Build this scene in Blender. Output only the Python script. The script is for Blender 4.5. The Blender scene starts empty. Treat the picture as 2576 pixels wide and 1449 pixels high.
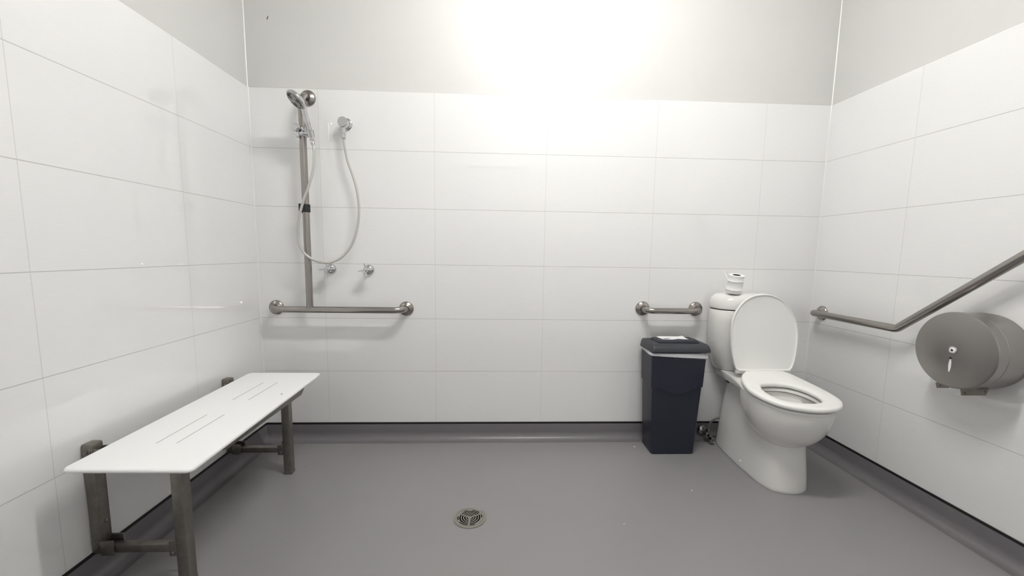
import bpy, bmesh, math, random
from mathutils import Vector, Matrix
R = math.radians
sc = bpy.context.scene
COL = sc.collection

# ------------------------------------------------------------------ camera, world, exposure
W, H = 2576, 1449
FPX, PPX, PPY = 1049.77, W/2+.62, H/2+34.5
CAMP = Vector((.9235, -2.3169, 1.0729))
yaw, pit, rol = .0447, -.1168, .015
f = Vector((math.sin(yaw)*math.cos(pit), math.cos(yaw)*math.cos(pit), math.sin(pit)))
r0 = Vector((math.cos(yaw), -math.sin(yaw), 0)); u0 = r0.cross(f)
rt = math.cos(rol)*r0+math.sin(rol)*u0; up = -math.sin(rol)*r0+math.cos(rol)*u0
cam = bpy.data.objects.new('camera', bpy.data.cameras.new('camera')); COL.objects.link(cam)
cam.matrix_world = Matrix(((rt.x, up.x, -f.x, CAMP.x), (rt.y, up.y, -f.y, CAMP.y), (rt.z, up.z, -f.z, CAMP.z), (0, 0, 0, 1)))
cam.data.sensor_width = 36; cam.data.lens = FPX/W*36
cam.data.shift_x = -(PPX-W/2)/W; cam.data.shift_y = (PPY-H/2)/W
cam.data.clip_start = .02
sc.camera = cam
wd = bpy.data.worlds.new('world'); sc.world = wd; wd.use_nodes = True
wd.node_tree.nodes['Background'].inputs[0].default_value = (.8, .85, 1, 1)
wd.node_tree.nodes['Background'].inputs[1].default_value = .0
sc.view_settings.view_transform = 'Standard'; sc.view_settings.look = 'None'
sc.view_settings.gamma = 1; sc.view_settings.use_curve_mapping = False
sc.view_settings.exposure = 1.5
LAMP = 35.0           # strength of the ceiling batten
LX, LY, LZ = 1.31, -1.20, 2.85

# ------------------------------------------------------------------ room numbers
XL, XR, YF, ZC = -.35, 2.761, -2.66, 2.95
TB, TT = .10, 1.90          # bottom and top of the tiling

# ------------------------------------------------------------------ materials
def s2l(c):
    return tuple(((v/255)/12.92 if v/255 <= .04045 else ((v/255+.055)/1.055)**2.4) for v in c)+(1,)
def mat(name, col, rough=.5, metal=0, coat=0, ior=1.5, spec=None):
    m = bpy.data.materials.new(name); m.use_nodes = True
    b = m.node_tree.nodes['Principled BSDF']
    b.inputs['Base Color'].default_value = col if len(col) == 4 else tuple(col)+(1,)
    b.inputs['Roughness'].default_value = rough; b.inputs['Metallic'].default_value = metal
    b.inputs['Coat Weight'].default_value = coat; b.inputs['IOR'].default_value = ior
    if spec is not None: b.inputs['Specular IOR Level'].default_value = spec
    return m
class NT:
    def __init__(s, m): s.m = m; s.t = m.node_tree; s.b = s.t.nodes['Principled BSDF']
    def n(s, typ, **k):
        o = s.t.nodes.new(typ)
        for a, v in k.items(): setattr(o, a, v)
        return o
    def l(s, a, b): s.t.links.new(a, b)
    def math(s, op, a, b=None, c=None, clamp=False):
        o = s.n('ShaderNodeMath', operation=op, use_clamp=clamp)
        for i, v in enumerate((a, b, c)):
            if v is None: continue
            if isinstance(v, (int, float)): o.inputs[i].default_value = v
            else: s.l(v, o.inputs[i])
        return o.outputs[0]
    def noise(s, scale, detail=2, vec=None, rough=.5):
        o = s.n('ShaderNodeTexNoise'); o.inputs['Scale'].default_value = scale
        o.inputs['Detail'].default_value = detail; o.inputs['Roughness'].default_value = rough
        if vec is not None: s.l(vec, o.inputs['Vector'])
        return o.outputs['Fac']
    def coord(s):
        return s.n('ShaderNodeTexCoord').outputs['Object']
    def rng(s, v, a, b, c, d):
        o = s.n('ShaderNodeMapRange'); s.l(v, o.inputs[0])
        for i, x in enumerate((a, b, c, d)): o.inputs[i+1].default_value = x
        return o.outputs[0]
    def mix(s, fac, a, b):
        o = s.n('ShaderNodeMix', data_type='RGBA')
        if isinstance(fac, (int, float)): o.inputs[0].default_value = fac
        else: s.l(fac, o.inputs[0])
        for i, v in ((6, a), (7, b)):
            if isinstance(v, tuple): o.inputs[i].default_value = v
            else: s.l(v, o.inputs[i])
        return o.outputs[2]
    def bump(s, h, strength, dist):
        o = s.n('ShaderNodeBump'); o.inputs['Strength'].default_value = strength
        o.inputs['Distance'].default_value = dist; s.l(h, o.inputs['Height']); s.l(o.outputs[0], s.b.inputs['Normal'])

def tile_mat(name, axis, off):
    m = mat(name, (.8, .8, .79), .45, coat=.9, spec=.1); m.node_tree.nodes['Principled BSDF'].inputs['Coat Roughness'].default_value = .03; m.node_tree.nodes['Principled BSDF'].inputs['Coat IOR'].default_value = 1.8; q = NT(m)
    sep = q.n('ShaderNodeSeparateXYZ'); co = q.coord(); q.l(co, sep.inputs[0])
    h = q.math('PINGPONG', q.math('ADD', sep.outputs[axis], 30-off), .3)
    v = q.math('PINGPONG', q.math('ADD', sep.outputs[2], 30-TB), .15)
    hm = q.rng(h, .0005, .0015, 1, 0); vm = q.rng(v, .0007, .0018, 1, 0)
    line = q.math('MAXIMUM', q.math('MULTIPLY', hm, .62), vm)
    mp = q.n('ShaderNodeMapping'); q.l(co, mp.inputs[0]); mp.inputs['Scale'].default_value = (3, 3, 90)
    st = q.noise(6, 3, mp.outputs[0])
    base = q.mix(q.rng(st, .3, .7, 0, 1), (.835, .835, .83, 1), (.855, .855, .85, 1))
    c = q.mix(q.math('MULTIPLY', line, .56), base, (.30, .30, .285, 1))
    q.l(c, q.b.inputs['Base Color'])
    q.l(q.math('ADD', q.math('MULTIPLY', line, .4), .45), q.b.inputs['Roughness'])
    q.l(q.math('SUBTRACT', .9, q.math('MULTIPLY', line, .8)), q.b.inputs['Coat Weight'])
    wob = q.noise(5, 1, co)
    hgt = q.math('ADD', q.math('MULTIPLY', line, -1.0), q.math('ADD', q.math('MULTIPLY', wob, 1.2), q.math('MULTIPLY', st, .05)))
    q.bump(hgt, .35, .0012)
    return m
M = {}
M['tile_back'] = tile_mat('wall_tile_back', 0, 0.0)
M['tile_left'] = tile_mat('wall_tile_left', 1, -.5125)
M['tile_right'] = tile_mat('wall_tile_right', 1, -.4956)
def paint_mat():
    m = mat('wall_paint', (.70, .70, .68), .40, spec=.65); q = NT(m)
    co = q.coord(); a = q.noise(140, 3, co); b = q.noise(2.2, 2, co)
    q.l(q.mix(b, (.655, .655, .638, 1), (.68, .68, .662, 1)), q.b.inputs['Base Color'])
    q.bump(a, .12, .002); return m
M['paint'] = paint_mat()
def floor_mat():
    m = mat('vinyl_floor', (.19, .188, .187), .38); q = NT(m)
    co = q.coord(); fine = q.noise(900, 2, co, .7); mid = q.noise(160, 2, co); big = q.noise(1.6, 3, co)
    c = q.mix(q.rng(fine, .35, .65, 0, 1), (.225, .219, .222, 1), (.290, .283, .283, 1))
    c = q.mix(q.math('MULTIPLY', q.rng(big, .4, .65, 0, 1), .30), c, (.240, .232, .242, 1))
    q.l(c, q.b.inputs['Base Color'])
    q.l(q.rng(big, .35, .7, .34, .46), q.b.inputs['Roughness'])
    q.bump(q.math('ADD', mid, fine), .10, .0012); return m
M['vinyl'] = floor_mat()
M['cove'] = mat('skirting_vinyl', (.165, .156, .166), .36)
M['cap'] = mat('black_cap_strip', s2l((22, 20, 24)), .5)
M['sealant'] = mat('white_sealant', (.86, .86, .84), .35)
def steel(name, c, rough, scale=(2, 2, 300)):
    m = mat(name, c, rough, 1); q = NT(m)
    mp = q.n('ShaderNodeMapping'); q.l(q.coord(), mp.inputs[0]); mp.inputs['Scale'].default_value = scale
    n = q.noise(3, 3, mp.outputs[0])
    q.l(q.rng(n, .3, .7, rough-.02, rough+.03), q.b.inputs['Roughness'])
    return m
M['steel'] = steel('satin_steel', (.36, .335, .318), .24, (60, 60, 60))
M['steel_disp'] = steel('brushed_steel_dispenser', (.33, .315, .305), .30, (3, 200, 3))
def bench_steel():
    m = mat('weathered_steel', (.17, .16, .145), .36, .85); q = NT(m)
    co = q.coord(); a = q.noise(25, 5, co, .75)
    q.l(q.mix(q.rng(a, .35, .7, 0, 1), (.27, .252, .230, 1), (.205, .192, .172, 1)), q.b.inputs['Base Color']); return m
M['bench_steel'] = bench_steel()
M['chrome'] = mat('chrome', (.62, .62, .63), .07, 1)
M['chrome_dark'] = mat('tarnished_chrome', (.30, .30, .31), .12, 1)
M['porcelain'] = mat('porcelain', (.77, .765, .745), .09, coat=.3)
M['seat'] = mat('seat_plastic', (.84, .84, .82), .28)
M['board'] = mat('bench_board', (.93, .93, .93), .33)
M['slot'] = mat('slot_dark', (.28, .28, .27), .6)
M['black'] = mat('black_rubber', (.012, .012, .014), .5)
M['hole'] = mat('drain_hole_black', (.004, .004, .004), .9, spec=0)
M['darkgap'] = mat('dark_gap', (.03, .028, .027), .8)
M['bin'] = mat('bin_plastic', (.0135, .0165, .030), .38)
M['bin_lid'] = mat('bin_lid_plastic', (.032, .034, .043), .42)
M['bag'] = mat('bin_liner_film', (.74, .74, .78), .25); M['bag'].node_tree.nodes['Principled BSDF'].inputs['Alpha'].default_value = .72
M['paper'] = mat('tissue_paper', (.88, .88, .86), .9)
M['ink'] = mat('navy_ink', (.05, .05, .22), .6)
M['card'] = mat('card_white', (.88, .88, .88), .6)
M['rubber_grey'] = mat('grey_hose', (.11, .105, .105), .35)
M['nozzle'] = mat('nozzle_black', (.02, .02, .02), .6)
M['face'] = mat('spray_plate_grey', (.32, .33, .31), .35, .3)
def hose_mat():
    m = mat('cream_hose', (.72, .71, .66), .22, coat=.4); q = NT(m)
    w = q.noise(400, 2, q.coord()); q.l(q.mix(w, (.42, .415, .385, 1), (.58, .575, .54, 1)), q.b.inputs['Base Color']); return m
M['hose'] = hose_mat()
em = mat('batten_diffuser', (1, 1, 1), .5); q = NT(em)
q.b.inputs['Emission Color'].default_value = (1, .985, .955, 1); q.b.inputs['Emission Strength'].default_value = LAMP
M['emit'] = em
M['door'] = mat('door_paint', (.72, .72, .72), .4)
M['doorframe'] = mat('door_frame_paint', (.80, .80, .79), .35)

# ------------------------------------------------------------------ helpers
def wloc(o):
    v = Vector((0, 0, 0))
    while o is not None: v += o.location; o = o.parent
    return v
def obj(name, bm, m, parent=None, ang=35, flat=False):
    bmesh.ops.recalc_face_normals(bm, faces=bm.faces)
    for fc in bm.faces: fc.smooth = not flat and len(fc.verts) <= 6
    for e in bm.edges:
        if len(e.link_faces) == 2:
            if e.calc_face_angle(0) > R(ang): e.smooth = False
    if parent is not None:
        bmesh.ops.translate(bm, verts=bm.verts, vec=-wloc(parent))
    me = bpy.data.meshes.new(name); bm.to_mesh(me); bm.free()
    for mm in (m if isinstance(m, list) else [m]): me.materials.append(mm)
    o = bpy.data.objects.new(name, me); COL.objects.link(o)
    if parent is not None: o.parent = parent
    return o
def tag(o, label, cat, group=None):
    o['label'] = label; o['category'] = cat
    if group: o['group'] = group
    return o
def thing(name, label, cat, loc, group=None):
    o = bpy.data.objects.new(name, None); COL.objects.link(o); o.location = loc; o.empty_display_size = .05
    return tag(o, label, cat, group)
def struct(name, bm, m, parent=None, **k):
    o = obj(name, bm, m, parent, **k)
    if parent is None: o['kind'] = 'structure'
    return o
def box(bm, x0, x1, y0, y1, z0, z1, bev=0, seg=2):
    g = bmesh.ops.create_cube(bm, size=1)
    for v in g['verts']:
        v.co = Vector(((x0+x1)/2+v.co.x*(x1-x0), (y0+y1)/2+v.co.y*(y1-y0), (z0+z1)/2+v.co.z*(z1-z0)))
    if bev:
        es = list({e for v in g['verts'] for e in v.link_edges})
        bmesh.ops.bevel(bm, geom=es, offset=bev, segments=seg, affect='EDGES', profile=.5)
    return bm
def loft(bm, rings, cap0=True, cap1=True, closed=False):
    vs = [[bm.verts.new(p) for p in r] for r in rings]
    n = len(rings[0])
    L = len(vs)
    for i in range(L if closed else L-1):
        a, b = vs[i], vs[(i+1) % L]
        for k in range(n): bm.faces.new((a[k], a[(k+1) % n], b[(k+1) % n], b[k]))
    if not closed:
        if cap0: bm.faces.new(vs[0][::-1])
        if cap1: bm.faces.new(vs[-1])
    return bm
def frame_for(d):
    d = d.normalized(); a = Vector((0, 0, 1)) if abs(d.z) < .9 else Vector((1, 0, 0))
    u = d.cross(a).normalized(); return u, d.cross(u)
def tube(bm, pts, rad, n=16, caps=True):
    pts = [Vector(p) for p in pts]; rings = []; u = None
    for i, p in enumerate(pts):
        d = (pts[min(i+1, len(pts)-1)]-pts[max(i-1, 0)]).normalized()
        if u is None: u, v = frame_for(d)
        else:
            u = (u-d*u.dot(d)).normalized(); v = d.cross(u)
        r = rad[i] if isinstance(rad, (list, tuple)) else rad
        rings.append([p+u*math.cos(2*math.pi*k/n)*r+v*math.sin(2*math.pi*k/n)*r for k in range(n)])
    return loft(bm, rings, caps, caps)
def lathe(bm, prof, org, axis, n=32, caps=True):
    """prof: list of (radius, distance along axis)"""
    axis = Vector(axis).normalized(); u, v = frame_for(axis); org = Vector(org)
    return loft(bm, [[org+axis*h+(u*math.cos(2*math.pi*k/n)+v*math.sin(2*math.pi*k/n))*max(r, .00005) for k in range(n)] for r, h in prof], caps, caps)
def bend(pts, rad, n=8):
    """polyline with rounded corners"""
    pts = [Vector(p) for p in pts]; out = [pts[0]]
    for i in range(1, len(pts)-1):
        a, b, c = pts[i-1], pts[i], pts[i+1]; d1 = (a-b).normalized(); d2 = (c-b).normalized()
        ang = d1.angle(d2); t = rad/math.tan(ang/2); t = min(t, (a-b).length*.49 if i > 1 else (a-b).length*.95, (c-b).length*.49 if i < len(pts)-2 else (c-b).length*.95)
        rr = t*math.tan(ang/2); cen = b+(d1+d2).normalized()*(rr/math.sin(ang/2))
        p1, p2 = b+d1*t, b+d2*t; w1, w2 = p1-cen, p2-cen; tot = w1.angle(w2); ax = w1.cross(w2).normalized()
        for k in range(n+1): out.append(cen+Matrix.Rotation(tot*k/n, 3, ax) @ w1)
    out.append(pts[-1]); return out
def spline(pts, per=8, closed=False):
    pts = [Vector(p) for p in pts]; n = len(pts); out = []
    g = (lambda i: pts[i % n]) if closed else (lambda i: pts[max(0, min(n-1, i))])
    for i in range(n if closed else n-1):
        p0, p1, p2, p3 = g(i-1), g(i), g(i+1), g(i+2)
        for k in range(per):
            t = k/per; out.append(.5*((2*p1)+(p2-p0)*t+(2*p0-5*p1+4*p2-p3)*t*t+(3*p1-p0-3*p2+p3)*t**3))
    if not closed: out.append(pts[-1])
    return out
def polar(poly, c, n):
    """resample a closed star-shaped 2-D outline by angle about c"""
    out = []; m = len(poly)
    for k in range(n):
        a = 2*math.pi*k/n; d = (math.cos(a), math.sin(a)); best = 0
        for i in range(m):
            x1, y1 = poly[i][0]-c[0], poly[i][1]-c[1]; x2, y2 = poly[(i+1) % m][0]-c[0], poly[(i+1) % m][1]-c[1]
            ex, ey = x2-x1, y2-y1; den = d[0]*ey-d[1]*ex
            if abs(den) < 1e-12: continue
            t = (x1*ey-y1*ex)/den; s = (x1*d[1]-y1*d[0])/den
            if t > 0 and -1e-9 <= s <= 1+1e-9: best = max(best, t)
        out.append((c[0]+d[0]*best, c[1]+d[1]*best))
    return out
def rrect(x0, x1, y0, y1, r, n=6):
    out = []
    for cx, cy, a0 in ((x1-r, y1-r, 0), (x0+r, y1-r, 90), (x0+r, y0+r, 180), (x1-r, y0+r, 270)):
        for k in range(n+1):
            a = R(a0+90*k/n); out.append((cx+r*math.cos(a), cy+r*math.sin(a)))
    return out
def zr(pts, z): return [(p[0], p[1], z(p[0], p[1]) if callable(z) else z) for p in pts]
def scl(pts, c, s, sy=None):
    sy = s if sy is None else sy
    return [(c[0]+(p[0]-c[0])*s, c[1]+(p[1]-c[1])*sy) for p in pts]
def NB(): return bmesh.new()

# ------------------------------------------------------------------ room
struct('floor', box(NB(), XL-.12, XR+.12, YF-.12, .13, -.06, 0), M['vinyl'], flat=True)
struct('ceiling', box(NB(), XL-.12, XR+.12, YF-.12, .13, ZC, ZC+.06), mat('ceiling_white', (.87, .87, .86), .8), flat=True)
P = .007   # the tiling stands this far in front of the painted plaster
wb = struct('wall_back', box(NB(), XL-.12, XR+.12, P, .12, 0, ZC), M['paint'], flat=True)
obj('tile_cladding', box(NB(), XL, XR, 0, P, TB-.05, TT), M['tile_back'], wb, flat=True)
wl = struct('wall_left', box(NB(), XL-.12, XL-P, YF, P, 0, ZC), M['paint'], flat=True)
obj('tile_cladding', box(NB(), XL-P, XL, YF, 0, TB-.05, TT), M['tile_left'], wl, flat=True)
wr = struct('wall_right', box(NB(), XR+P, XR+.12, YF, P, 0, ZC), M['paint'], flat=True)
obj('tile_cladding', box(NB(), XR, XR+P, YF, 0, TB-.05, TT), M['tile_right'], wr, flat=True)
bm = NB()   # front wall, behind the camera, with the doorway
DX0, DX1, DZ = .40, 1.31, 2.06
box(bm, XL-.12, DX0, YF-.12, YF, 0, ZC); box(bm, DX1, XR+.12, YF-.12, YF, 0, ZC); box(bm, DX0, DX1, YF-.12, YF, DZ, ZC)
wf = struct('wall_front', bm, M['paint'], flat=True)
bm = NB(); box(bm, XL, DX0-.06, YF, YF+P, TB, TT); box(bm, DX1+.06, XR, YF, YF+P, TB, TT)
obj('tile_cladding', bm, M['tile_back'], wf, flat=True)
dr = struct('door_1', box(NB(), DX0+.005, DX1-.005, YF-.07, YF-.03, .008, DZ-.005), M['door'], flat=True)
bm = NB(); box(bm, DX0-.06, DX0, YF, YF+.018, 0, DZ+.06); box(bm, DX1, DX1+.06, YF, YF+.018, 0, DZ+.06); box(bm, DX0, DX1, YF, YF+.018, DZ, DZ+.06)
obj('door_frame', bm, M['doorframe'], dr, flat=True)
bm = NB(); tube(bm, bend([(DX0+.09, YF-.03, 1.0), (DX0+.09, YF+.03, 1.0), (DX0+.21, YF+.03, 1.0)], .015), .009); lathe(bm, [(.026, 0), (.026, .008)], (DX0+.09, YF-.03, 1.0), (0, 1, 0))
obj('door_handle', bm, M['chrome'], dr)

# coved vinyl skirting, with its black capping strip
CR = .040
prof = [(0, TB-.008)]+[(.0025, TB-.008), (.0035, TB-.012), (.004, CR+.004)]
for k in range(1, 13):
    a = R(90*k/12); prof.append((.004+CR*(1-math.cos(a)), CR+.004-CR*math.sin(a)-.0035*k/12))
prof += [(.004+CR+.012, .0003)]
def cove(name, a, b, inward):
    a, b, w = Vector(a), Vector(b), Vector(inward); bm = NB()
    rings = [[p+w*d+Vector((0, 0, z)) for d, z in prof]+[p+Vector((0, 0, .0))] for p in (a, b)]
    return struct(name, loft(bm, rings), M['cove'], ang=30)
cove('baseboard_back', (XL, 0, 0), (XR, 0, 0), (0, -1, 0))
cove('baseboard_left', (XL, YF, 0), (XL, 0, 0), (1, 0, 0))
cove('baseboard_right', (XR, YF, 0), (XR, 0, 0), (-1, 0, 0))
struct('trim_1', box(NB(), XL, XR, -.0045, 0, TB-.0085, TB+.0005), M['cap'], flat=True)
struct('trim_2', box(NB(), XL, XL+.0045, YF, -.0045, TB-.0085, TB+.0005), M['cap'], flat=True)
struct('trim_3', box(NB(), XR-.0045, XR, YF, -.0045, TB-.0085, TB+.0005), M['cap'], flat=True)
# sealant beads down the two visible corners
for nm, x, s in (('trim_4', XL, 1), ('trim_5', XR, -1)):
    bm = NB(); loft(bm, [[(x, 0, z), (x+s*.004, -.0005, z), (x+s*.0022, -.0022, z), (x+s*.0005, -.004, z)] for z in (TB, TT)])
    struct(nm, bm, M['sealant'])
for nm, x, s in (('trim_6', XL-P, 1), ('trim_7', XR+P, -1)):
    bm = NB(); loft(bm, [[(x, P, z), (x+s*.004, P-.0005, z), (x+s*.0022, P-.0022, z), (x+s*.0005, P-.004, z)] for z in (TT, ZC)])
    struct(nm, bm, M['sealant'])

# ceiling batten that lights the room (above the frame; its glare is on the back wall)
t = thing('ceiling_light', 'long white batten light on the ceiling in front of the back wall', 'ceiling light', (LX, LY, LZ))
obj('light_body', box(NB(), LX-.46, LX+.46, LY-.07, LY+.07, LZ+.045, ZC, .004), M['doorframe'], t)
obj('diffuser', box(NB(), LX-.45, LX+.45, LY-.055, LY+.055, LZ, LZ+.045, .012, 3), M['emit'], t)

# ------------------------------------------------------------------ grab rails
def flange(c, axis, parent, r=.040):
    """dished wall flange, c on the wall, axis pointing into the room"""
    bm = lathe(NB(), [(r, 0), (r, .003), (r-.002, .007), (r-.008, .012), (r-.018, .0165), (.020, .018), (.0185, .0175)], c, axis, 40)
    return obj('wall_flange', bm, M['steel'], parent)
RY = -.075
t = thing('shower_grab_rail', 'stainless inverted T grab rail with tall vertical bar in the left corner', 'grab rail', (-.05, 0, .757))
zl = .757; x1, x2, vx = -.262, .4405, -.051
obj('horizontal_bar', tube(NB(), bend([(x1, -.004, zl), (x1, RY, zl), (x2, RY, zl), (x2, -.004, zl)], .055, 10), .0172, 24), M['steel'], t)
obj('vertical_bar', tube(NB(), bend([(vx, RY, zl), (vx, RY, 1.853), (vx+.002, -.004, 1.853)], .055, 10), .0172, 24), M['steel'], t)
for c in ((x1, 0, zl), (x2, 0, zl), (vx+.002, 0, 1.853)): flange(c, (0, -1, 0), t)
bm = NB(); lathe(bm, [(.021, -.020), (.0225, -.018), (.0225, .018), (.021, .020)], (vx-.001, RY, 1.285), (0, 0, 1), 24)
box(bm, vx-.032, vx-.012, RY-.014, RY+.012, 1.262, 1.308, .004)
obj('rail_stop', bm, M['black'], t)['label'] = 'black plastic stop on the bar'
# sliding hand-shower bracket
SZ = 1.662
br = NB(); lathe(br, [(.022, -.022), (.026, -.019), (.026, .019), (.022, .022)], (vx, RY, SZ), (0, 0, 1), 28)
tube(br, [(vx, RY, SZ), (vx+.022, RY-.022, SZ-.004), (vx+.050, RY-.030, SZ-.010)], [.016, .014, .013], 16)
box(br, vx-.005, vx+.034, RY-.032, RY-.010, SZ-.016, SZ+.010, .005)
brk = obj('slide_bracket', br, M['chrome'], t)
bm = NB(); lathe(bm, [(.010, 0), (.010, .014), (.0185, .016), (.0195, .020), (.0195, .030), (.0175, .033)], (vx-.010, RY-.020, SZ+.012), (-.25, -1, 0), 28)
obj('clamp_knob', bm, M['chrome'], brk)
bm = NB(); lathe(bm, [(.0085, -.020), (.0085, .006), (.006, .010)], (vx-.014, RY-.024, SZ-.022), (0, 0, -1), 16)
obj('clamp_screw', bm, M['chrome'], brk)
bm = NB(); CR0 = Vector((vx+.052, RY-.030, SZ-.012)); CD = Vector((-.10, -.30, .95)).normalized()
lathe(bm, [(.0125, -.018), (.0165, -.016), (.0180, .014), (.0150, .016), (.0125, .014)], CR0, CD, 24)
obj('cradle', bm, M['chrome'], brk)

t = thing('toilet_grab_rail', 'short stainless grab rail on the back wall above the dark bin', 'grab rail', (1.92, 0, .770))
zl = .770
obj('bar', tube(NB(), bend([(1.768, -.004, zl), (1.768, RY+.004, zl-.004), (2.0745, RY+.004, zl-.004), (2.0745, -.004, zl)], .045, 10), .0165, 24), M['steel'], t)
for x in (1.768, 2.0745): flange((x, 0, zl), (0, -1, 0), t, .0405)

t = thing('angled_grab_rail', 'long stainless grab rail rising at an angle along the right wall beside the toilet', 'grab rail', (XR, -.08, .760))
gx = XR-.071
g = [(XR-.004, -.082, .764), (gx, -.084, .767), (gx, -.586, .767), (gx, -1.36, 1.378), (XR-.004, -1.36, 1.378)]
path = bend(g[:3]+[g[3]], .045, 8)
obj('bar', tube(NB(), bend(g, .042, 10), .0172, 24), M['steel'], t)
flange((XR, -.082, .764), (-1, 0, 0), t); flange((XR, -1.36, 1.378), (-1, 0, 0), t)

# ------------------------------------------------------------------ hand shower, hose, wall elbow
HC = Vector((-.036, -.172, 1.786)); HN = Vector((-.51, -.46, -.72)).normalized()
NK = Vector((vx+.052, RY-.034, SZ-.010))
t = thing('hand_shower', 'round chrome hand shower resting in the bracket on the tall rail', 'shower head', tuple(NK))
bm = NB(); lathe(bm, [(.009, -.026), (.026, -.022), (.042, -.014), (.049, -.005), (.050, 0), (.0485, .0035), (.045, .0045)], HC, HN, 40)
hd = obj('spray_head', bm, M['chrome'], t)
obj('spray_plate', lathe(NB(), [(.0445, .003), (.0445, .0058), (.042, .0072), (.001, .0082)], HC, HN, 40), M['face'], hd)['label'] = 'dull grey perforated plate'
hu, hv = frame_for(HN)
bm = NB()
def noz(x, y, s=.0017):
    lathe(bm, [(s, 0), (s, .0016), (s*.5, .0022)], HC+HN*.0076+hu*x*.84+hv*y*.84, HN, 8)
for k in range(30):
    a = 2*math.pi*k/30
    if k % 10 < 8: noz(.045*math.cos(a), .045*math.sin(a))
    if k % 10 < 5: noz(.039*math.cos(a), .039*math.sin(a))
for kk in range(3):
    a0 = R(120*kk+40); cx, cy = .026*math.cos(a0), .026*math.sin(a0)
    for k in range(7): noz(cx+.009*math.cos(2*math.pi*k/7), cy+.009*math.sin(2*math.pi*k/7))
    noz(cx, cy, .0022)
obj('spray_nozzles', bm, M['nozzle'], hd)['kind'] = 'stuff'
nb = HC-HN*.020
dirn = (HC-NK).normalized()
edge = HC+((NK-HC)-HN*(NK-HC).dot(HN)).normalized()*.039-HN*.011
obj('handle', tube(NB(), spline([NK-(edge-NK).normalized()*.036, NK, NK+(edge-NK)*.35, NK+(edge-NK)*.7, edge, edge+(HC-edge)*.35-HN*.006], 6),
    [.0105]*6+[.0115]*6+[.013]*6+[.0135]*6+[.014]*6+[.010], 20), M['chrome'], t)

hs = NK-(edge-NK).normalized()*.030
EX, EZ = .1425, 1.722
hp = [hs, (0.0162, -0.113, 1.5791),(0.0176, -0.116, 1.5342),(0.0107, -0.120, 1.4656),(-0.0119, -0.125, 1.3865),(-0.0389, -0.128, 1.3172),(-0.0629, -0.126, 1.2382),(-0.0747, -0.122, 1.1687),(-0.0746, -0.117, 1.1088),(-0.0574, -0.111, 1.0606),(-0.0177, -0.104, 1.0244),(0.0249, -0.096, 1.0094),(0.0709, -0.089, 1.0089),(0.1220, -0.081, 1.0343),(0.1659, -0.073, 1.0847),(0.1921, -0.066, 1.1452),(0.2086, -0.060, 1.2180),(0.2137, -0.056, 1.3004),(0.2048, -0.053, 1.3819),(0.1837, -0.050, 1.4627),(0.1628, -0.049, 1.5225),(0.1518, -0.048, 1.5723), (.1425, -.048, 1.640)]
t = thing('shower_hose', 'cream flexible hose looping from the hand shower to the wall elbow', 'shower hose', tuple(hs))
obj('hose', tube(NB(), spline(hp, 8), .0064, 14), M['hose'], t)
obj('hose_nut', lathe(NB(), [(.0085, -.004), (.0095, 0), (.0095, .020), (.0080, .026)], hs+(Vector(hp[1])-hs).normalized()*.004, Vector(hp[1])-hs, 16), M['chrome'], t)

t = thing('wall_elbow', 'round chrome hose outlet on the back wall right of the shower rail', 'shower outlet', (EX, 0, EZ))
bm = lathe(NB(), [(.031, 0), (.031, .004), (.028, .007), (.020, .009)], (EX+.001, 0, EZ+.006), (0, -1, 0), 32); obj('cover_plate', bm, M['chrome'], t)
bm = lathe(NB(), [(.0175, 0), (.0175, .022), (.0245, .026), (.0255, .030), (.0255, .058), (.0235, .0605)], (EX+.001, -.004, EZ+.002), (0, -1, 0), 32); obj('outlet_body', bm, M['chrome'], t)
bm = lathe(NB(), [(.0095, 0), (.0095, .030), (.0108, .031), (.0112, .034), (.0112, .058), (.0095, .061)], (EX, -.046, EZ-.020), (0, 0, -1), 24); obj('hose_tail', bm, M['chrome'], t)

# ------------------------------------------------------------------ taps
def tap(x, z, rot, label):
    t = thing('shower_tap', label, 'tap', (x, 0, z), 'pair of chrome shower taps')
    obj('cover_plate', lathe(NB(), [(.0285, 0), (.0285, .003), (.026, .010), (.020, .016), (.0125, .020), (.011, .024)], (x, 0, z), (0, -1, 0), 36), M['chrome'], t)
    bm = NB(); lathe(bm, [(.010, .018), (.0095, .045), (.0125, .050), (.0125, .072), (.010, .077), (.004, .079)], (x, 0, z), (0, -1, 0), 24)
    for k in range(4):
        a = R(rot+90*k); d = Vector((math.cos(a), 0, math.sin(a))); w = Vector((-math.sin(a), 0, math.cos(a)))
        c = Vector((x, -.060, z)); rings = []
        for s, hw, hy in ((.008, .006, .011), (.016, .0035, .010), (.026, .0028, .0085), (.036, .0028, .007), (.0385, .0015, .004)):
            p = c+d*s+Vector((0, -.010*(s/.04)**2, 0))
            rings.append([p+w*hw*math.cos(2*math.pi*j/10)+Vector((0, hy*math.sin(2*math.pi*j/10), 0)) for j in range(10)])
        loft(bm, rings)
    obj('cross_handle', bm, M['chrome'], t)
    return t
tap(.0378, .972, 4, 'chrome cross handle shower tap just under the hose loop, left of the two')
tap(.2415, .969, 9, 'chrome cross handle shower tap clear of the hose, right of the two')

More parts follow.
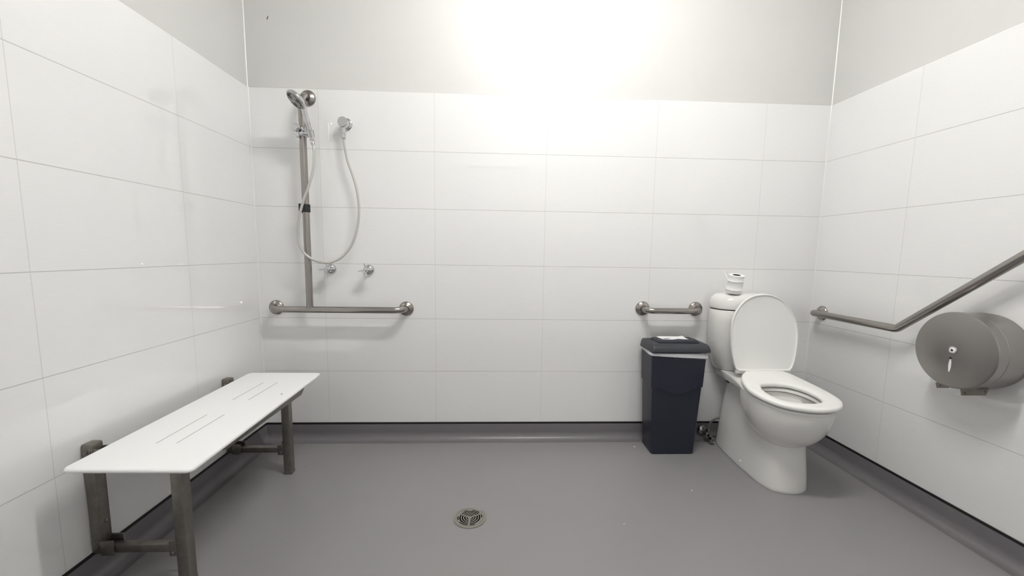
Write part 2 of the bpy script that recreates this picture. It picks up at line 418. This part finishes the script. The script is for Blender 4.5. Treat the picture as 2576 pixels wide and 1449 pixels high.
# ------------------------------------------------------------------ fold-down bench
BZ = .460
Q = [Vector((-.268, -1.176, 0)), Vector((.086, -1.183, 0)), Vector((.061, -.237, 0)), Vector((-.287, -.235, 0))]
def quad_round(ins, r, n=6):
    c = sum(Q, Vector())/4; out = []
    pts = [q+(c-q).normalized()*ins*1.3 for q in Q]
    for i in range(4):
        a, b, d = pts[i-1], pts[i], pts[(i+1) % 4]; d1, d2 = (a-b).normalized(), (d-b).normalized()
        ang = d1.angle(d2); tt = r/math.tan(ang/2); cen = b+(d1+d2).normalized()*(r/math.sin(ang/2)); w1, w2 = b+d1*tt-cen, b+d2*tt-cen
        tot = w1.angle(w2); ax = w1.cross(w2).normalized()
        for k in range(n+1):
            p = cen+Matrix.Rotation(tot*k/n, 3, ax) @ w1; out.append((p.x, p.y))
    return out
t = thing('fold_down_bench', 'white topped shower bench on dark steel legs against the left tiled wall', 'bench', (-.10, -.70, 0))
bm = NB(); loft(bm, [zr(quad_round(i, .018), z) for i, z in ((.005, BZ-.0125), (.0015, BZ-.011), (0, BZ-.008), (0, BZ-.005), (.0015, BZ-.0015), (.004, BZ))])
sb = obj('seat_board', bm, M['board'], t, ang=50)
for x, ya, yb in ((-.1345, -1.016, -.782), (-.072, -1.016, -.782), (-.1365, -.626, -.396), (-.0735, -.626, -.396)):
    obj('slot', box(NB(), x-.0011, x+.0011, ya, yb, BZ-.001, BZ+.0003), M['slot'], sb, flat=True)
obj('scuff_mark', box(NB(), .020, .026, -.560, -.548, BZ-.001, BZ+.0002), M['slot'], sb, flat=True)
for nm, xa, xb in (('front_rail', -.030, .002), ('rear_rail', -.240, -.208)):
    bm = NB(); ya, yb = -1.05, -.300
    pr = [(ya, BZ-.013), (ya+.02, BZ-.030), (ya+.08, BZ-.058), (ya+.16, BZ-.080), (yb-.030, BZ-.082), (yb, BZ-.062), (yb, BZ-.013)]
    loft(bm, [[(x, y, z) for y, z in pr] for x in (xa, xb)]); obj(nm, bm, M['bench_steel'], t, flat=True)
for yc in (-1.035, -.362):
    lx = -.056
    lg = obj('leg', box(NB(), lx-.018, lx+.018, yc-.018, yc+.018, .004, BZ-.013, .003), M['bench_steel'], t)
    obj('foot_cap', box(NB(), lx-.019, lx+.019, yc-.019, yc+.019, 0, .012, .002), M['rubber_grey'], lg)
    yw = yc+.022
    wbk = NB(); box(wbk, XL+.0005, XL+.036, yw-.020, yw+.020, .095, BZ+.004, .007)
    wk = obj('wall_post', wbk, M['bench_steel'], t)
    for zz in (BZ-.022, .135):
        obj('bolt', lathe(NB(), [(.0125, 0), (.0125, .002), (.0062, .0025), (.0062, .006), (.003, .0075)], (XL+.018, yw-.020, zz), (0, -1, 0), 18), M['bench_steel'], wk)
    obj('post_bolt_head', lathe(NB(), [(.0055, 0), (.0055, .003), (.002, .005)], (XL+.036, yw, .20), (1, 0, 0), 12), M['bench_steel'], wk)
    for ya, yb in ((yw-.022, yw-.017), (yw+.017, yw+.022)): obj('lower_hinge_plate', box(NB(), XL+.030, XL+.070, ya, yb, .093, .142, .001), M['bench_steel'], t)
    br = NB(); box(br, XL+.045, lx-.028, yw-.016, yw+.010, .098, .124, .0015)
    obj('brace', br, M['bench_steel'], t)
    obj('leg_clevis', box(NB(), lx-.050, lx-.018, yc+.036, yc+.041, .090, .142, .002), M['bench_steel'], t)
    ch = obj('leg_clevis', box(NB(), lx-.050, lx-.018, yc-.004, yc+.002, .090, .142, .002), M['bench_steel'], t)
    obj('clevis_pin', lathe(NB(), [(.010, 0), (.010, .002), (.0052, .003), (.0052, .006), (.002, .008)], (lx-.034, yc-.004, .106), (0, -1, 0), 16), M['bench_steel'], ch)
    for ya, yb in ((yw-.018, yw-.012), (yw+.012, yw+.018)): obj('upper_hinge_plate', box(NB(), XL+.030, -.205, ya, yb, BZ-.050, BZ-.013, .001), M['bench_steel'], t)

# ------------------------------------------------------------------ toilet
NP = 80; TC = (2.275, -.53)
def sz(x, y): return .442+.08*(y+.70)               # plane of the seat
so = spline([(2.250, -.262, 0), (2.195, -.300, 0), (2.150, -.362, 0), (2.121, -.429, 0), (2.103, -.505, 0), (2.112, -.583, 0), (2.140, -.645, 0), (2.180, -.681, 0), (2.231, -.704, 0),
    (2.280, -.713, 0), (2.323, -.711, 0), (2.368, -.699, 0), (2.403, -.677, 0), (2.431, -.646, 0), (2.448, -.612, 0), (2.456, -.570, 0), (2.460, -.515, 0), (2.458, -.450, 0), (2.452, -.355, 0), (2.442, -.285, 0), (2.415, -.262, 0), (2.33, -.258, 0)], 6, True)
ho = spline([(2.180, -.475, 0), (2.200, -.445, 0), (2.240, -.431, 0), (2.285, -.430, 0), (2.327, -.442, 0), (2.352, -.465, 0), (2.370, -.500, 0), (2.378, -.545, 0),
    (2.372, -.595, 0), (2.350, -.630, 0), (2.310, -.647, 0), (2.265, -.647, 0), (2.220, -.634, 0), (2.180, -.608, 0), (2.165, -.560, 0), (2.167, -.510, 0)], 6, True)
SO, HO = polar(so, TC, NP), polar(ho, TC, NP)
t = thing('toilet', 'white close coupled toilet with raised lid in the right corner', 'toilet', (2.31, -.30, 0))
po = spline([(2.33, -.018, 0), (2.245, -.018, 0), (2.205, -.022, 0), (2.194, -.055, 0), (2.190, -.130, 0), (2.180, -.210, 0), (2.158, -.310, 0), (2.128, -.410, 0), (2.115, -.500, 0), (2.124, -.580, 0), (2.151, -.636, 0), (2.195, -.675, 0), (2.250, -.697, 0),
    (2.300, -.702, 0), (2.350, -.690, 0), (2.400, -.656, 0), (2.432, -.605, 0), (2.443, -.520, 0), (2.450, -.410, 0), (2.462, -.300, 0), (2.470, -.210, 0), (2.470, -.130, 0), (2.466, -.055, 0), (2.455, -.022, 0), (2.415, -.018, 0)], 6, True)
PO = polar(po, TC, NP)
def rz(d):
    def fz(x, y):
        g = max(0, min(1, (y+.42)/.20)); return min(.444, .421+.08*(y+.70))+(d if d > -.012 else -.012+(d+.012)*(.25+.75*g))
    return fz
HI = scl(HO, TC, 1.06)
bm = NB()
rings = [zr(scl(HI, TC, 1.02), rz(-.042)), zr(scl(PO, TC, .95), rz(-.042)), zr(scl(PO, TC, .976), rz(-.034)), zr(scl(PO, TC, .990), rz(-.020)), zr(scl(PO, TC, .998), rz(-.009)), zr(scl(PO, TC, .992), rz(-.002)), zr(scl(PO, TC, .975), rz(0)),
         zr(scl(HI, TC, 1.03), rz(0)), zr(HI, rz(-.004)), zr(scl(HI, TC, .99), rz(-.018)), zr(scl(HI, TC, 1.06), rz(-.030)), zr(scl(HI, TC, 1.08), rz(-.060)), zr(scl(HI, TC, 1.0), .32), zr(scl(HI, TC, .75), .27), zr(scl(HI, TC, .4), .245), zr(scl(HI, TC, .12), .24)]
loft(bm, rings, False, True)
# round belly of the bowl
BC = (2.288, -.470)
PB = polar(po, BC, NP)
BO = []
for k in range(NP):
    a = 2*math.pi*k/NP; e = (BC[0]+.168*math.cos(a), BC[1]+.20*math.sin(a)); p_ = scl([PB[k]], BC, .994)[0]; w = max(0, min(1, (.18-math.sin(a))/.25))
    BO.append((e[0]*(1-w)+p_[0]*w, e[1]*(1-w)+p_[1]*w))
rg = []
ZB = .195
for i in range(17):
    tt = i/16; sn = math.sin(tt*math.pi/2); k = max(.02, math.cos(tt*math.pi/2))**.88
    rg.append([(x, y, (rz(-.010)(x, y))*(1-sn)+ZB*sn) for x, y in scl(BO, BC, k)])
loft(bm, rg, False, True)
pan = obj('pan', bm, M['porcelain'], t, ang=60)
# pedestal
fo = spline([(2.32, -.045, 0), (2.240, -.045, 0), (2.214, -.060, 0), (2.204, -.110, 0), (2.193, -.200, 0), (2.187, -.310, 0), (2.187, -.420, 0), (2.192, -.500, 0), (2.209, -.558, 0), (2.245, -.585, 0), (2.290, -.594, 0), (2.335, -.588, 0), (2.375, -.565, 0),
    (2.402, -.520, 0), (2.420, -.440, 0), (2.432, -.310, 0), (2.436, -.200, 0), (2.436, -.110, 0), (2.428, -.060, 0), (2.400, -.045, 0)], 6, True)
FC = (2.31, -.33); FO = polar(fo, FC, NP)
bm = NB(); rings = []
for z, s, sy, dy in ((0, .985, .99, 0), (.004, 1, 1, 0), (.015, 1, 1, 0), (.06, .975, .985, .0), (.12, .94, .965, .002), (.18, .89, .95, .004), (.24, .83, .94, .004), (.30, .76, .92, .006), (.36, .70, .89, .010), (.40, .68, .86, .012)):
    rings.append([(x, y+dy, z) for x, y in scl(FO, FC, s, sy)])
loft(bm, rings)
ped = obj('pedestal', bm, M['porcelain'], t, ang=60)
obj('fixing_cap', lathe(NB(), [(.0085, -.004), (.0085, .003), (.006, .005), (.001, .006)], (2.190, -.349, .034), (-1, 0, .12), 20), M['seat'], ped)
# cistern
def dplan(hw, yf, n=NP, yb=-.012, cx=2.316, e=2.6):
    out = []
    for k in range(n):
        a = 2*math.pi*k/n; c, s = math.cos(a), math.sin(a); ym = -.055
        x = cx+hw*abs(c)**(2/e)*(1 if c > 0 else -1)
        y = ym+(abs(s)**(2/e)*(yb-ym) if s > 0 else -abs(s)**(2/e)*(ym-yf))
        out.append((x, y))
    return out
bm = NB(); loft(bm, [zr(dplan(h, y), z) for z, h, y in ((.4455, .134, -.145), (.447, .138, -.150), (.47, .150, -.163), (.52, .167, -.178), (.58, .180, -.187), (.65, .187, -.192), (.72, .189, -.194), (.778, .186, -.193), (.782, .183, -.190), (.782, .168, -.175))])
cis = obj('cistern', bm, M['porcelain'], t, ang=50)
obj('lid_gap', loft(NB(), [zr(dplan(.180, -.187), z) for z in (.7825, .7870)]), M['darkgap'], cis)
bm = NB(); loft(bm, [zr(dplan(h, y), z) for z, h, y in ((.787, .168, -.175), (.787, .184, -.191), (.789, .1870, -.1945), (.800, .1880, -.1955), (.825, .1855, -.192), (.845, .178, -.184), (.858, .166, -.172), (.866, .150, -.155), (.870, .130, -.138), (.872, .095, -.115), (.8725, .02, -.06))])
cl = obj('cistern_lid', bm, M['porcelain'], t, ang=50)
bm = NB(); lathe(bm, [(.026, -.004), (.026, .0018), (.023, .003), (.001, .0035)], (2.288, -.085, .871), (0, 0, 1), 32)
fb = obj('flush_button', bm, M['porcelain'], cl)
obj('finger_recess', box(NB(), 2.3165, 2.3285, -.092, -.074, .8700, .8728, .001), M['slot'], cl)
obj('cistern_bolt', tube(NB(), [(2.229, -.110, .400), (2.232, -.110, .385), (2.243, -.108, .368), (2.250, -.108, .352), (2.262, -.108, .325)], [.009, .011, .0045, .0045, .0045], 12), M['black'], t)['label'] = 'black cistern fixing bolt'
# seat and lid
bm = NB()
S1 = scl(SO, TC, .985); Hs = scl(HO, TC, 1.0)
rings = [zr(scl(HO, TC, 1.03), lambda x, y: sz(x, y)-.013), zr(scl(SO, TC, .965), lambda x, y: sz(x, y)-.013), zr(scl(SO, TC, .992), lambda x, y: sz(x, y)-.010), zr(SO, lambda x, y: sz(x, y)-.003), zr(scl(SO, TC, .995), lambda x, y: sz(x, y)+.003),
         zr(scl(SO, TC, .975), lambda x, y: sz(x, y)+.007), zr(scl(SO, TC, .92), lambda x, y: sz(x, y)+.0095), zr(scl(HO, TC, 1.12), lambda x, y: sz(x, y)+.0085), zr(scl(HO, TC, 1.03), lambda x, y: sz(x, y)+.005), zr(HO, lambda x, y: sz(x, y)-.001), zr(scl(HO, TC, 1.005), lambda x, y: sz(x, y)-.009)]
loft(bm, rings, closed=True)
obj('seat', bm, M['seat'], t, ang=60)
for x, y in ((2.215, -.66), (2.37, -.665), (2.165, -.42), (2.43, -.42)):
    obj('seat_bumper', box(NB(), x-.007, x+.007, y-.01, y+.01, rz(-.001)(x, y), sz(x, y)-.012, .001), M['seat'], t)
lo = spline([(2.2, .482, 0), (2.180, .492, 0), (2.166, .537, 0), (2.156, .600, 0), (2.155, .680, 0), (2.161, .742, 0), (2.186, .799, 0), (2.226, .845, 0), (2.275, .870, 0), (2.331, .878, 0), (2.380, .871, 0), (2.434, .844, 0), (2.476, .795, 0),
    (2.501, .741, 0), (2.511, .676, 0), (2.508, .614, 0), (2.496, .540, 0), (2.478, .492, 0), (2.455, .482, 0), (2.33, .482, 0)], 6, True)
LCN = (2.333, .67); LO = polar(lo, LCN, NP)
def lp(p, d): return (p[0], -.265+.122*(p[1]-.465)-d, p[1])
bm = NB(); loft(bm, [[lp(p, d) for p in scl(LO, LCN, s)] for s, d in ((.975, -.016), (.992, -.013), (1, -.007), (1, -.001), (.993, .003), (.978, .003), (.966, -.001), (.93, -.003), (.5, -.004))])
lid = obj('seat_lid', bm, M['seat'], t, ang=50)
for x, sx in ((2.212, 1), (2.450, -1)):
    bm = NB(); tube(bm, [(x-.026, -.252, .476), (x-.024, -.252, .476), (x+.024, -.252, .476), (x+.026, -.252, .476)], [.009, .0115, .0115, .009], 16)
    box(bm, x+sx*.026-.011, x+sx*.026+.011, -.268, -.236, rz(-.001)(x, -.25), .484, .004)
    obj('seat_hinge', bm, M['seat'], t)

# toilet roll standing on the cistern lid
RL = Vector((2.2195, -.120, .8775))
t = thing('toilet_roll', 'part used white toilet roll standing on top of the white cistern', 'toilet roll', tuple(RL))
prf = [(.020, 0), (.0385, 0), (.0396, .003), (.0394, .017), (.0408, .0190), (.0408, .0205), (.0390, .0220), (.0384, .045), (.0384, .064), (.0400, .0660), (.0400, .0675), (.0380, .0690), (.0376, .088), (.0392, .093), (.0386, .0965), (.0205, .0965)]
bm = NB(); loft(bm, [[(RL.x+(r+(.0006*math.sin(3*a+z*60) if r > .03 else 0))*math.cos(a), RL.y+r*math.sin(a), RL.z+z+(.002*math.cos(a-.5) if .01 < z < .09 else 0)) for a in [2*math.pi*k/48 for k in range(48)]] for r, z in prf], False, False)
obj('paper', bm, M['paper'], t, ang=60)
bm = NB(); loft(bm, [[(RL.x+r*math.cos(2*math.pi*k/32), RL.y+r*math.sin(2*math.pi*k/32), RL.z+z) for k in range(32)] for r, z in ((.0205, .0962), (.0205, 0.001), (.0190, 0.001), (.0190, .0962))], False, False, closed=True)
obj('cardboard_core', bm, M['darkgap'], t)['label'] = 'hollow cardboard core with painted inner shade'  # near-black colour paints the shade inside the hollow, not the cardboard's own tone
t.rotation_euler = (R(10.5), R(.8), 0)

# ------------------------------------------------------------------ waste bin
t = thing('waste_bin', 'tall navy plastic bin under the short grab rail beside the toilet', 'bin', (1.90, -.13, 0))
def bsec(z):
    k = z/.56
    return (1.7835-.023*k, 2.0165+.030*k, -.2035-.010*k, -.055+.012*k)
def br_(z, g=0, r=.012):
    a = bsec(z); return rrect(a[0]-g, a[1]+g, a[2]-g, a[3]+g, r+max(g, 0), 5)
bm = NB(); loft(bm, [zr(br_(z, g), z) for z, g in ((0, -.004), (.004, 0), (.2, 0), (.40, 0), (.540, 0))])
body = obj('bin_body', bm, M['bin'], t)
def wz(x, y):
    if y < -.19: 
        u = (x-1.905)/.11; return .378-.036*max(0, math.cos(u*math.pi/2)) if abs(u) < 1 else .378
    return .382
top = .548
bm = NB(); r_o = br_(.39, .0055); r_i = br_(.39, -.002); ro2 = br_(top, .0045); ri2 = br_(top, -.002)
# fine front edge so that the wave reads
def dens(p, m=6):
    out = []
    for i in range(len(p)):
        a, b = p[i], p[(i+1) % len(p)]; L = math.hypot(b[0]-a[0], b[1]-a[1]); kk = max(1, min(24, int(L/.008)))
        mm = 16 if i in (6, 13, 20, 27) and False else kk
        for j in range(mm): out.append((a[0]+(b[0]-a[0])*j/mm, a[1]+(b[1]-a[1])*j/mm))
    return out
NB2 = 160; cbin = (1.9, -.13)
RO, RI, RO2, RI2 = (polar(p, cbin, NB2) for p in (r_o, r_i, ro2, ri2))
loft(bm, [zr(RI, lambda x, y: wz(x, y)), zr(RO, lambda x, y: wz(x, y)), zr(RO, lambda x, y: wz(x, y)+.004), zr(RO2, top), zr(RI2, top)], closed=True)
obj('bin_collar', bm, M['bin'], t)
a = bsec(.46)
bm = NB(); loft(bm, [[(x, a[2]-.003-d, z) for x, z in rrect(1.905-.014*s, 1.905+.014*s, .463-.015*s, .463+.015*s, .004, 4)] for s, d in ((1, -.001), (1, .0008), (.96, .0010))])
obj('embossed_badge', bm, M['bin'], body)
def lring(gx, gf, gb, r): return rrect(1.7525+gx, 2.0635-gx, -.228+gf, -.030-gb, r, 6)
def lz(z): return lambda x, y: z+.0055*max(0, min(1, (-.04-y)/.17))*(1 if z < .58 else .3)
bm = NB(); loft(bm, [zr(lring(.004, .004, .004, .008), lz(.5625)), zr(lring(0, 0, 0, .009), lz(.5625)), zr(lring(0, 0, 0, .009), lz(.565)), zr(lring(.0015, .001, .001, .009), lz(.582)), zr(lring(.004, .012, .003, .010), lz(.597)), zr(lring(.009, .028, .006, .010), .6065), zr(lring(.016, .038, .010, .010), .608)])
lid = obj('bin_lid', bm, M['bin_lid'], t, ang=40)
fx0, fx1, fy0, fy1 = 1.803, 2.022, -.178, -.062
obj('lid_recess', box(NB(), fx0-.005, fx1+.005, fy0-.005, fy1+.005, .6075, .6087, .0004), M['black'], lid)
bm = NB(); loft(bm, [[(x, y, z) for x, y, z in ((fx0, fy0, .6085), (fx1, fy0, .6085), (fx1-.006, fy0+.012, .617), (fx1-.006, fy1-.01, .6155), (fx1, fy1, .6085), (fx0, fy1, .6085), (fx0+.006, fy1-.01, .6155), (fx0+.006, fy0+.012, .617))]], False, False) if False else None
bm = NB(); loft(bm, [zr(rrect(fx0, fx1, fy0, fy1, .006, 3), .6085), zr(rrect(fx0, fx1, fy0, fy1, .006, 3), .612), zr(rrect(fx0+.004, fx1-.004, fy0+.018, fy1-.004, .006, 3), .619)])
obj('lid_flap', bm, M['bin'], lid)
# liner hanging out under the lid
t = thing('bin_liner', 'translucent white plastic liner bunched out under the lid of the navy bin', 'bin liner', (1.90, -.13, .53))
random.seed(4)
NL = 140; rings = []
base = polar(br_(.55, .0), cbin, NL); bo = polar(br_(.54, .012), cbin, NL)
def droop(x, y):
    fr = max(0, min(1, (-.10-y)/.10)); rgt = max(0, min(1, (x-1.76)/.29)); return fr*(.0+.014*rgt)
nz = [random.uniform(-1, 1) for _ in range(NL)]
def wv(k, s): return s*(nz[k]*.5+math.sin(k*.9)*.5)
def lrng(g, zf, s):
    out = []
    for k in range(NL):
        x, y = base[k]; dx, dy = x-cbin[0], y-cbin[1]; L = math.hypot(dx, dy); e = g*(.35+.65*max(0, min(1, (-.10-y)/.08)))+ (wv(k, s))*.5
        out.append((x+dx/L*e, y+dy/L*e, zf(x, y)+wv((k*3) % NL, s*.6)))
    return out
loft(NBm := NB(), [lrng(.003, lambda x, y: .562, 0), lrng(.009, lambda x, y: .560, .0006), lrng(.013, lambda x, y: .556-droop(x, y)*.45, .0014), lrng(.011, lambda x, y: .553-droop(x, y)*.85, .0016), lrng(.016, lambda x, y: .551-droop(x, y), .0018), lrng(.013, lambda x, y: .549-droop(x, y)*1.25, .0012), lrng(.0045, lambda x, y: .548-droop(x, y)*1.28, .0005), lrng(.0035, lambda x, y: .556, 0)], False, False, closed=True)
obj('liner_film', NBm, M['bag'], t, ang=70)
# paper wrapper lying on the lid
t = thing('paper_wrapper', 'creased white paper wrapper with navy print lying on the navy bin lid', 'wrapper', (1.91, -.10, .6195))
pts = [(1.818, -.150), (1.838, -.128), (1.86, -.128), (1.90, -.120), (1.95, -.124), (1.985, -.134), (1.972, -.108), (1.958, -.082), (1.940, -.078), (1.90, -.080), (1.86, -.084), (1.832, -.090)]
pts = [(1.822, -.085), (1.843, -.135), (1.89, -.142), (1.93, -.122), (1.99, -.140), (1.968, -.096), (1.952, -.074), (1.90, -.070), (1.85, -.070)]
def pz(x, y):
    return .6205+.004*max(0, 1-abs(y+.075)/.05)+.009*max(0, 1-math.hypot(x-1.966, y+.092)/.024)
pp = polar(pts, (1.905, -.108), 48)
bm = NB(); loft(bm, [zr(pp, lambda x, y: pz(x, y)), zr(scl(pp, (1.905, -.108), .8), lambda x, y: pz(x, y)+.0004), zr(scl(pp, (1.905, -.108), .45), lambda x, y: pz(x, y)+.0006), zr(scl(pp, (1.905, -.108), .08), lambda x, y: pz(x, y)+.0006)], False, True)
for v in list(bm.verts): pass
g = bmesh.ops.extrude_face_region(bm, geom=bm.faces[:]); bmesh.ops.translate(bm, verts=[v for v in g['geom'] if isinstance(v, bmesh.types.BMVert)], vec=(0, 0, -.0006))
wp = obj('paper_sheet', bm, M['card'], t)
bm = NB(); x = 1.848
for w, hh in ((.007, .008), (.004, .012), (.003, .012), (.007, .009), (.004, .012), (.008, .007)):
    box(bm, x, x+w, -.110, -.110+hh, .6214, .6224); x += w+.0035
box(bm, 1.850, 1.880, -.128, -.120, .6214, .6222)
obj('printed_marks', bm, M['ink'], wp, flat=True)['label'] = 'navy printed marks'

# ------------------------------------------------------------------ roll dispenser on the right wall
DC = Vector((2.761, -.871, .738)); DR = .1415
t = thing('toilet_roll_dispenser', 'round stainless jumbo toilet paper dispenser on the right wall under the angled rail', 'dispenser', tuple(DC))
ax = (-1, 0, 0)
obj('back_housing', lathe(NB(), [(DR-.006, 0), (DR-.004, .002), (DR-.004, .018), (DR-.006, .020)], DC, ax, 72), M['steel_disp'], t)
cov = obj('drum_cover', lathe(NB(), [(DR-.002, .020), (DR-.001, .022), (DR-.001, .092), (DR-.002, .0935), (DR-.002, .095), (DR, .0965), (DR, .128), (DR-.0015, .1305), (DR-.005, .1315), (.02, .1318), (.001, .1318)], DC, ax, 96), M['steel_disp'], t, ang=25)
FX = DC.x-.1318
obj('lock_surround', lathe(NB(), [(.0145, -.002), (.0145, .002), (.0125, .003), (.0115, .0015)], (FX, DC.y, DC.z), ax, 32), M['chrome'], cov)
lk = obj('lock_barrel', lathe(NB(), [(.0105, -.001), (.0105, .0022), (.0088, .0032), (.001, .0036)], (FX, DC.y, DC.z), ax, 28), M['card'], cov)
obj('keyhole', lathe(NB(), [(.0042, 0), (.0042, .0008)], (FX-.0036, DC.y+.001, DC.z), ax, 16), M['black'], lk)
bm = NB(); ys = DC.y+.004
loft(bm, [[(FX-d, ys+w, z) for w, z in ((-.0018, .703), (.0018, .703), (.0045, .690), (.0048, .678), (.0022, .655), (-.0022, .655), (-.0048, .672), (-.0045, .688))] for d in (-.001, .0008)])
obj('level_window', bm, M['card'], cov, flat=True)['label'] = 'pale slot window'
obj('window_notch', lathe(NB(), [(.0042, -.001), (.0042, .0006)], (FX, ys+.001, .7065), ax, 16), M['black'], cov)
for a, b, c_, d_ in (((-.7637, .5810), (-.7709, .5600), (-.812, .5735), (-.812, .60)), ((-.8514, .5900), (-.8598, .5600), (-.9340, .5860), (-.9430, .625))):
    bm = NB(); loft(bm, [[(x, y, z) for y, z in (a, b, c_, d_)] for x in (2.700, 2.7035)])
    lathe(bm, [(.0045, 0), (.0045, .002)], (2.700, b[0]-.008, b[1]+.013), ax, 12)
    if d_[0] < -.9: lathe(bm, [(.0045, 0), (.0045, .002)], (2.700, c_[0]+.006, c_[1]+.012), ax, 12)
    obj('tear_plate', bm, M['bench_steel'], t, flat=True)['label'] = 'dark tear-off plate'
bm = NB(); loft(bm, [[(2.705, y-.007, z-.002), (2.705, y+.007, z+.002), (2.7065, y+.007, z+.002), (2.7065, y-.007, z-.002)] for y, z in ((-.862, .592), (-.858, .575), (-.846, .560), (-.838, .5565))])
obj('paper_tail', bm, M['paper'], t, flat=True)['label'] = 'white torn paper end'

# ------------------------------------------------------------------ stop valve and its pipe
t = thing('stop_valve', 'small chrome water stop valve low on the skirting between bin and toilet', 'valve', (2.158, -.02, .05))
VC = Vector((2.160, -.028, .052))
obj('valve_flange', lathe(NB(), [(.030, 0), (.030, .003), (.024, .009), (.014, .013)], VC+Vector((-.002, .012, 0)), (0, -1, 0), 32), M['chrome_dark'], t)
bm = NB(); lathe(bm, [(.010, 0), (.010, .030), (.0125, .032), (.0125, .052), (.009, .054)], VC, (0, -1, 0), 20)
lathe(bm, [(.009, -.004), (.009, .016), (.0105, .018), (.0105, .032), (.006, .034)], VC+Vector((.004, -.040, 0)), (0, 0, 1), 16)
obj('valve_body', bm, M['chrome_dark'], t)
bm = NB(); lathe(bm, [(.008, 0), (.008, .010), (.014, .012), (.0155, .018), (.0155, .032), (.012, .035), (.001, .036)], VC+Vector((.006, -.050, -.006)), (.25, -1, -.35), 20)
obj('valve_knob', bm, M['chrome_dark'], t)
obj('supply_hose', tube(NB(), spline([VC+Vector((.004, -.040, .030)), VC+Vector((.006, -.040, .055)), VC+Vector((.030, -.042, .085)), VC+Vector((.075, -.046, .108)), VC+Vector((.118, -.055, .125)), VC+Vector((.150, -.060, .20)), VC+Vector((.095, -.060, .32)), VC+Vector((.070, -.055, .388))], 8), .0062, 12), M['rubber_grey'], t)

# ------------------------------------------------------------------ floor drain
DX, DY = .8353, -.7298
t = thing('floor_drain', 'round metal floor drain with ring slots in the grey floor', 'drain', (DX, DY, 0))
def ring(bm, r0, r1, z0, z1, a0=0, a1=360, n=None):
    n = n or max(4, int((a1-a0)/6)); full = a1-a0 >= 360
    vs = []
    for k in range(n+(0 if full else 1)):
        a = R(a0+(a1-a0)*k/n); vs.append([(DX+r*math.cos(a), DY+r*math.sin(a), z) for r, z in ((r0, z0), (r1, z0), (r1, z1), (r0, z1))])
    V = [[bm.verts.new(p) for p in s] for s in vs]
    L = len(V)
    for i in range(L if full else L-1):
        p, q_ = V[i], V[(i+1) % L]
        for j in range(4): bm.faces.new((p[j], p[(j+1) % 4], q_[(j+1) % 4], q_[j]))
    if not full: bm.faces.new(V[0]); bm.faces.new(V[-1][::-1])
obj('drain_well', lathe(NB(), [(.064, .0), (.064, .0008)], (DX, DY, 0), (0, 0, 1), 48), M['hole'], t)
M['drain'] = mat('worn_drain_metal', (.32, .307, .278), .42, .8)
bm = NB(); ring(bm, .0545, .0655, .0, .0032); ring(bm, .0655, .0675, 0, .0022)
obj('drain_rim', bm, M['drain'], t)
bm = NB()
for r0, r1 in ((0.0005, .0095), (.0138, .0180), (.0230, .0274), (.0328, .0370), (.0424, .0540)): ring(bm, r0, r1, .0008, .0034)
for a in (-92, 30, 150):
    d = Vector((math.cos(R(a)), math.sin(R(a)), 0)); n_ = Vector((-d.y, d.x, 0)); o = Vector((DX, DY, 0))
    loft(bm, [[o+d*.006+n_*w+Vector((0, 0, z)) for w, z in ((-.0028, .0008), (.0028, .0008), (.0028, .0035), (-.0028, .0035))], [o+d*.046+n_*w+Vector((0, 0, z)) for w, z in ((-.0028, .0008), (.0028, .0008), (.0028, .0035), (-.0028, .0035))]])
obj('drain_grate', bm, M['drain'], t)
for a, b in ((-88, -62), (0, 22), (40, 80), (104, 125), (172, 198), (215, 262)):
    bm = NB(); ring(bm, .0462, .0500, .0033, .0036, a, b); obj('grate_slot', bm, M['hole'], t)

t.scale = (1, 1, .7)
# ------------------------------------------------------------------ small debris and marks
def scrap(x, y, s, rot, label, m, h=.002, name='paper_scrap', cat='litter'):
    bm = NB(); c, sn = math.cos(R(rot)), math.sin(R(rot))
    pl = [(-1, -.5), (.2, -.7), (1.1, -.1), (.6, .6), (-.5, .7)]
    loft(bm, [[(x+(px*c-py*sn)*s*k, y+(px*sn+py*c)*s*k, z) for px, py in pl] for k, z in ((1, .0), (1.05, h*.5), (.7, h))])
    return tag(obj(name, bm, m), label, cat)
scrap(1.7216, -.1148, .0052, 10, 'tiny white paper scrap on the floor just left of the navy bin', M['card'])
scrap(1.8408, -.5512, .0032, 70, 'tiny white paper speck on the open floor left of the toilet foot', M['card'])
scrap(1.4544, -.7806, .0026, 30, 'tiny white paper speck on the floor right of the round drain', M['card'])
scrap(.0002, -.3118, .0028, 0, 'small dark speck on the floor right of the far bench leg', M['black'], .001, 'dirt_speck')
scrap(2.168, -.085, .0035, 40, 'small dark speck on the floor under the stop valve', M['black'], .001, 'dirt_speck')
bm = NB(); lathe(bm, [(.0005, -.004), (.0022, -.002), (.0022, .002), (.0005, .004)], (-.2385, P-.002, 2.2345), (.3, 0, 1), 10); lathe(bm, [(.0005, -.004), (.0018, -.002), (.0018, .002), (.0004, .006)], (-.2355, P-.002, 2.2420), (.1, 0, 1), 10)
tag(obj('dead_insect', bm, mat('insect_brown', (.08, .07, .05), .7)), 'tiny brown dead insect on the painted wall near the upper left corner', 'insect')
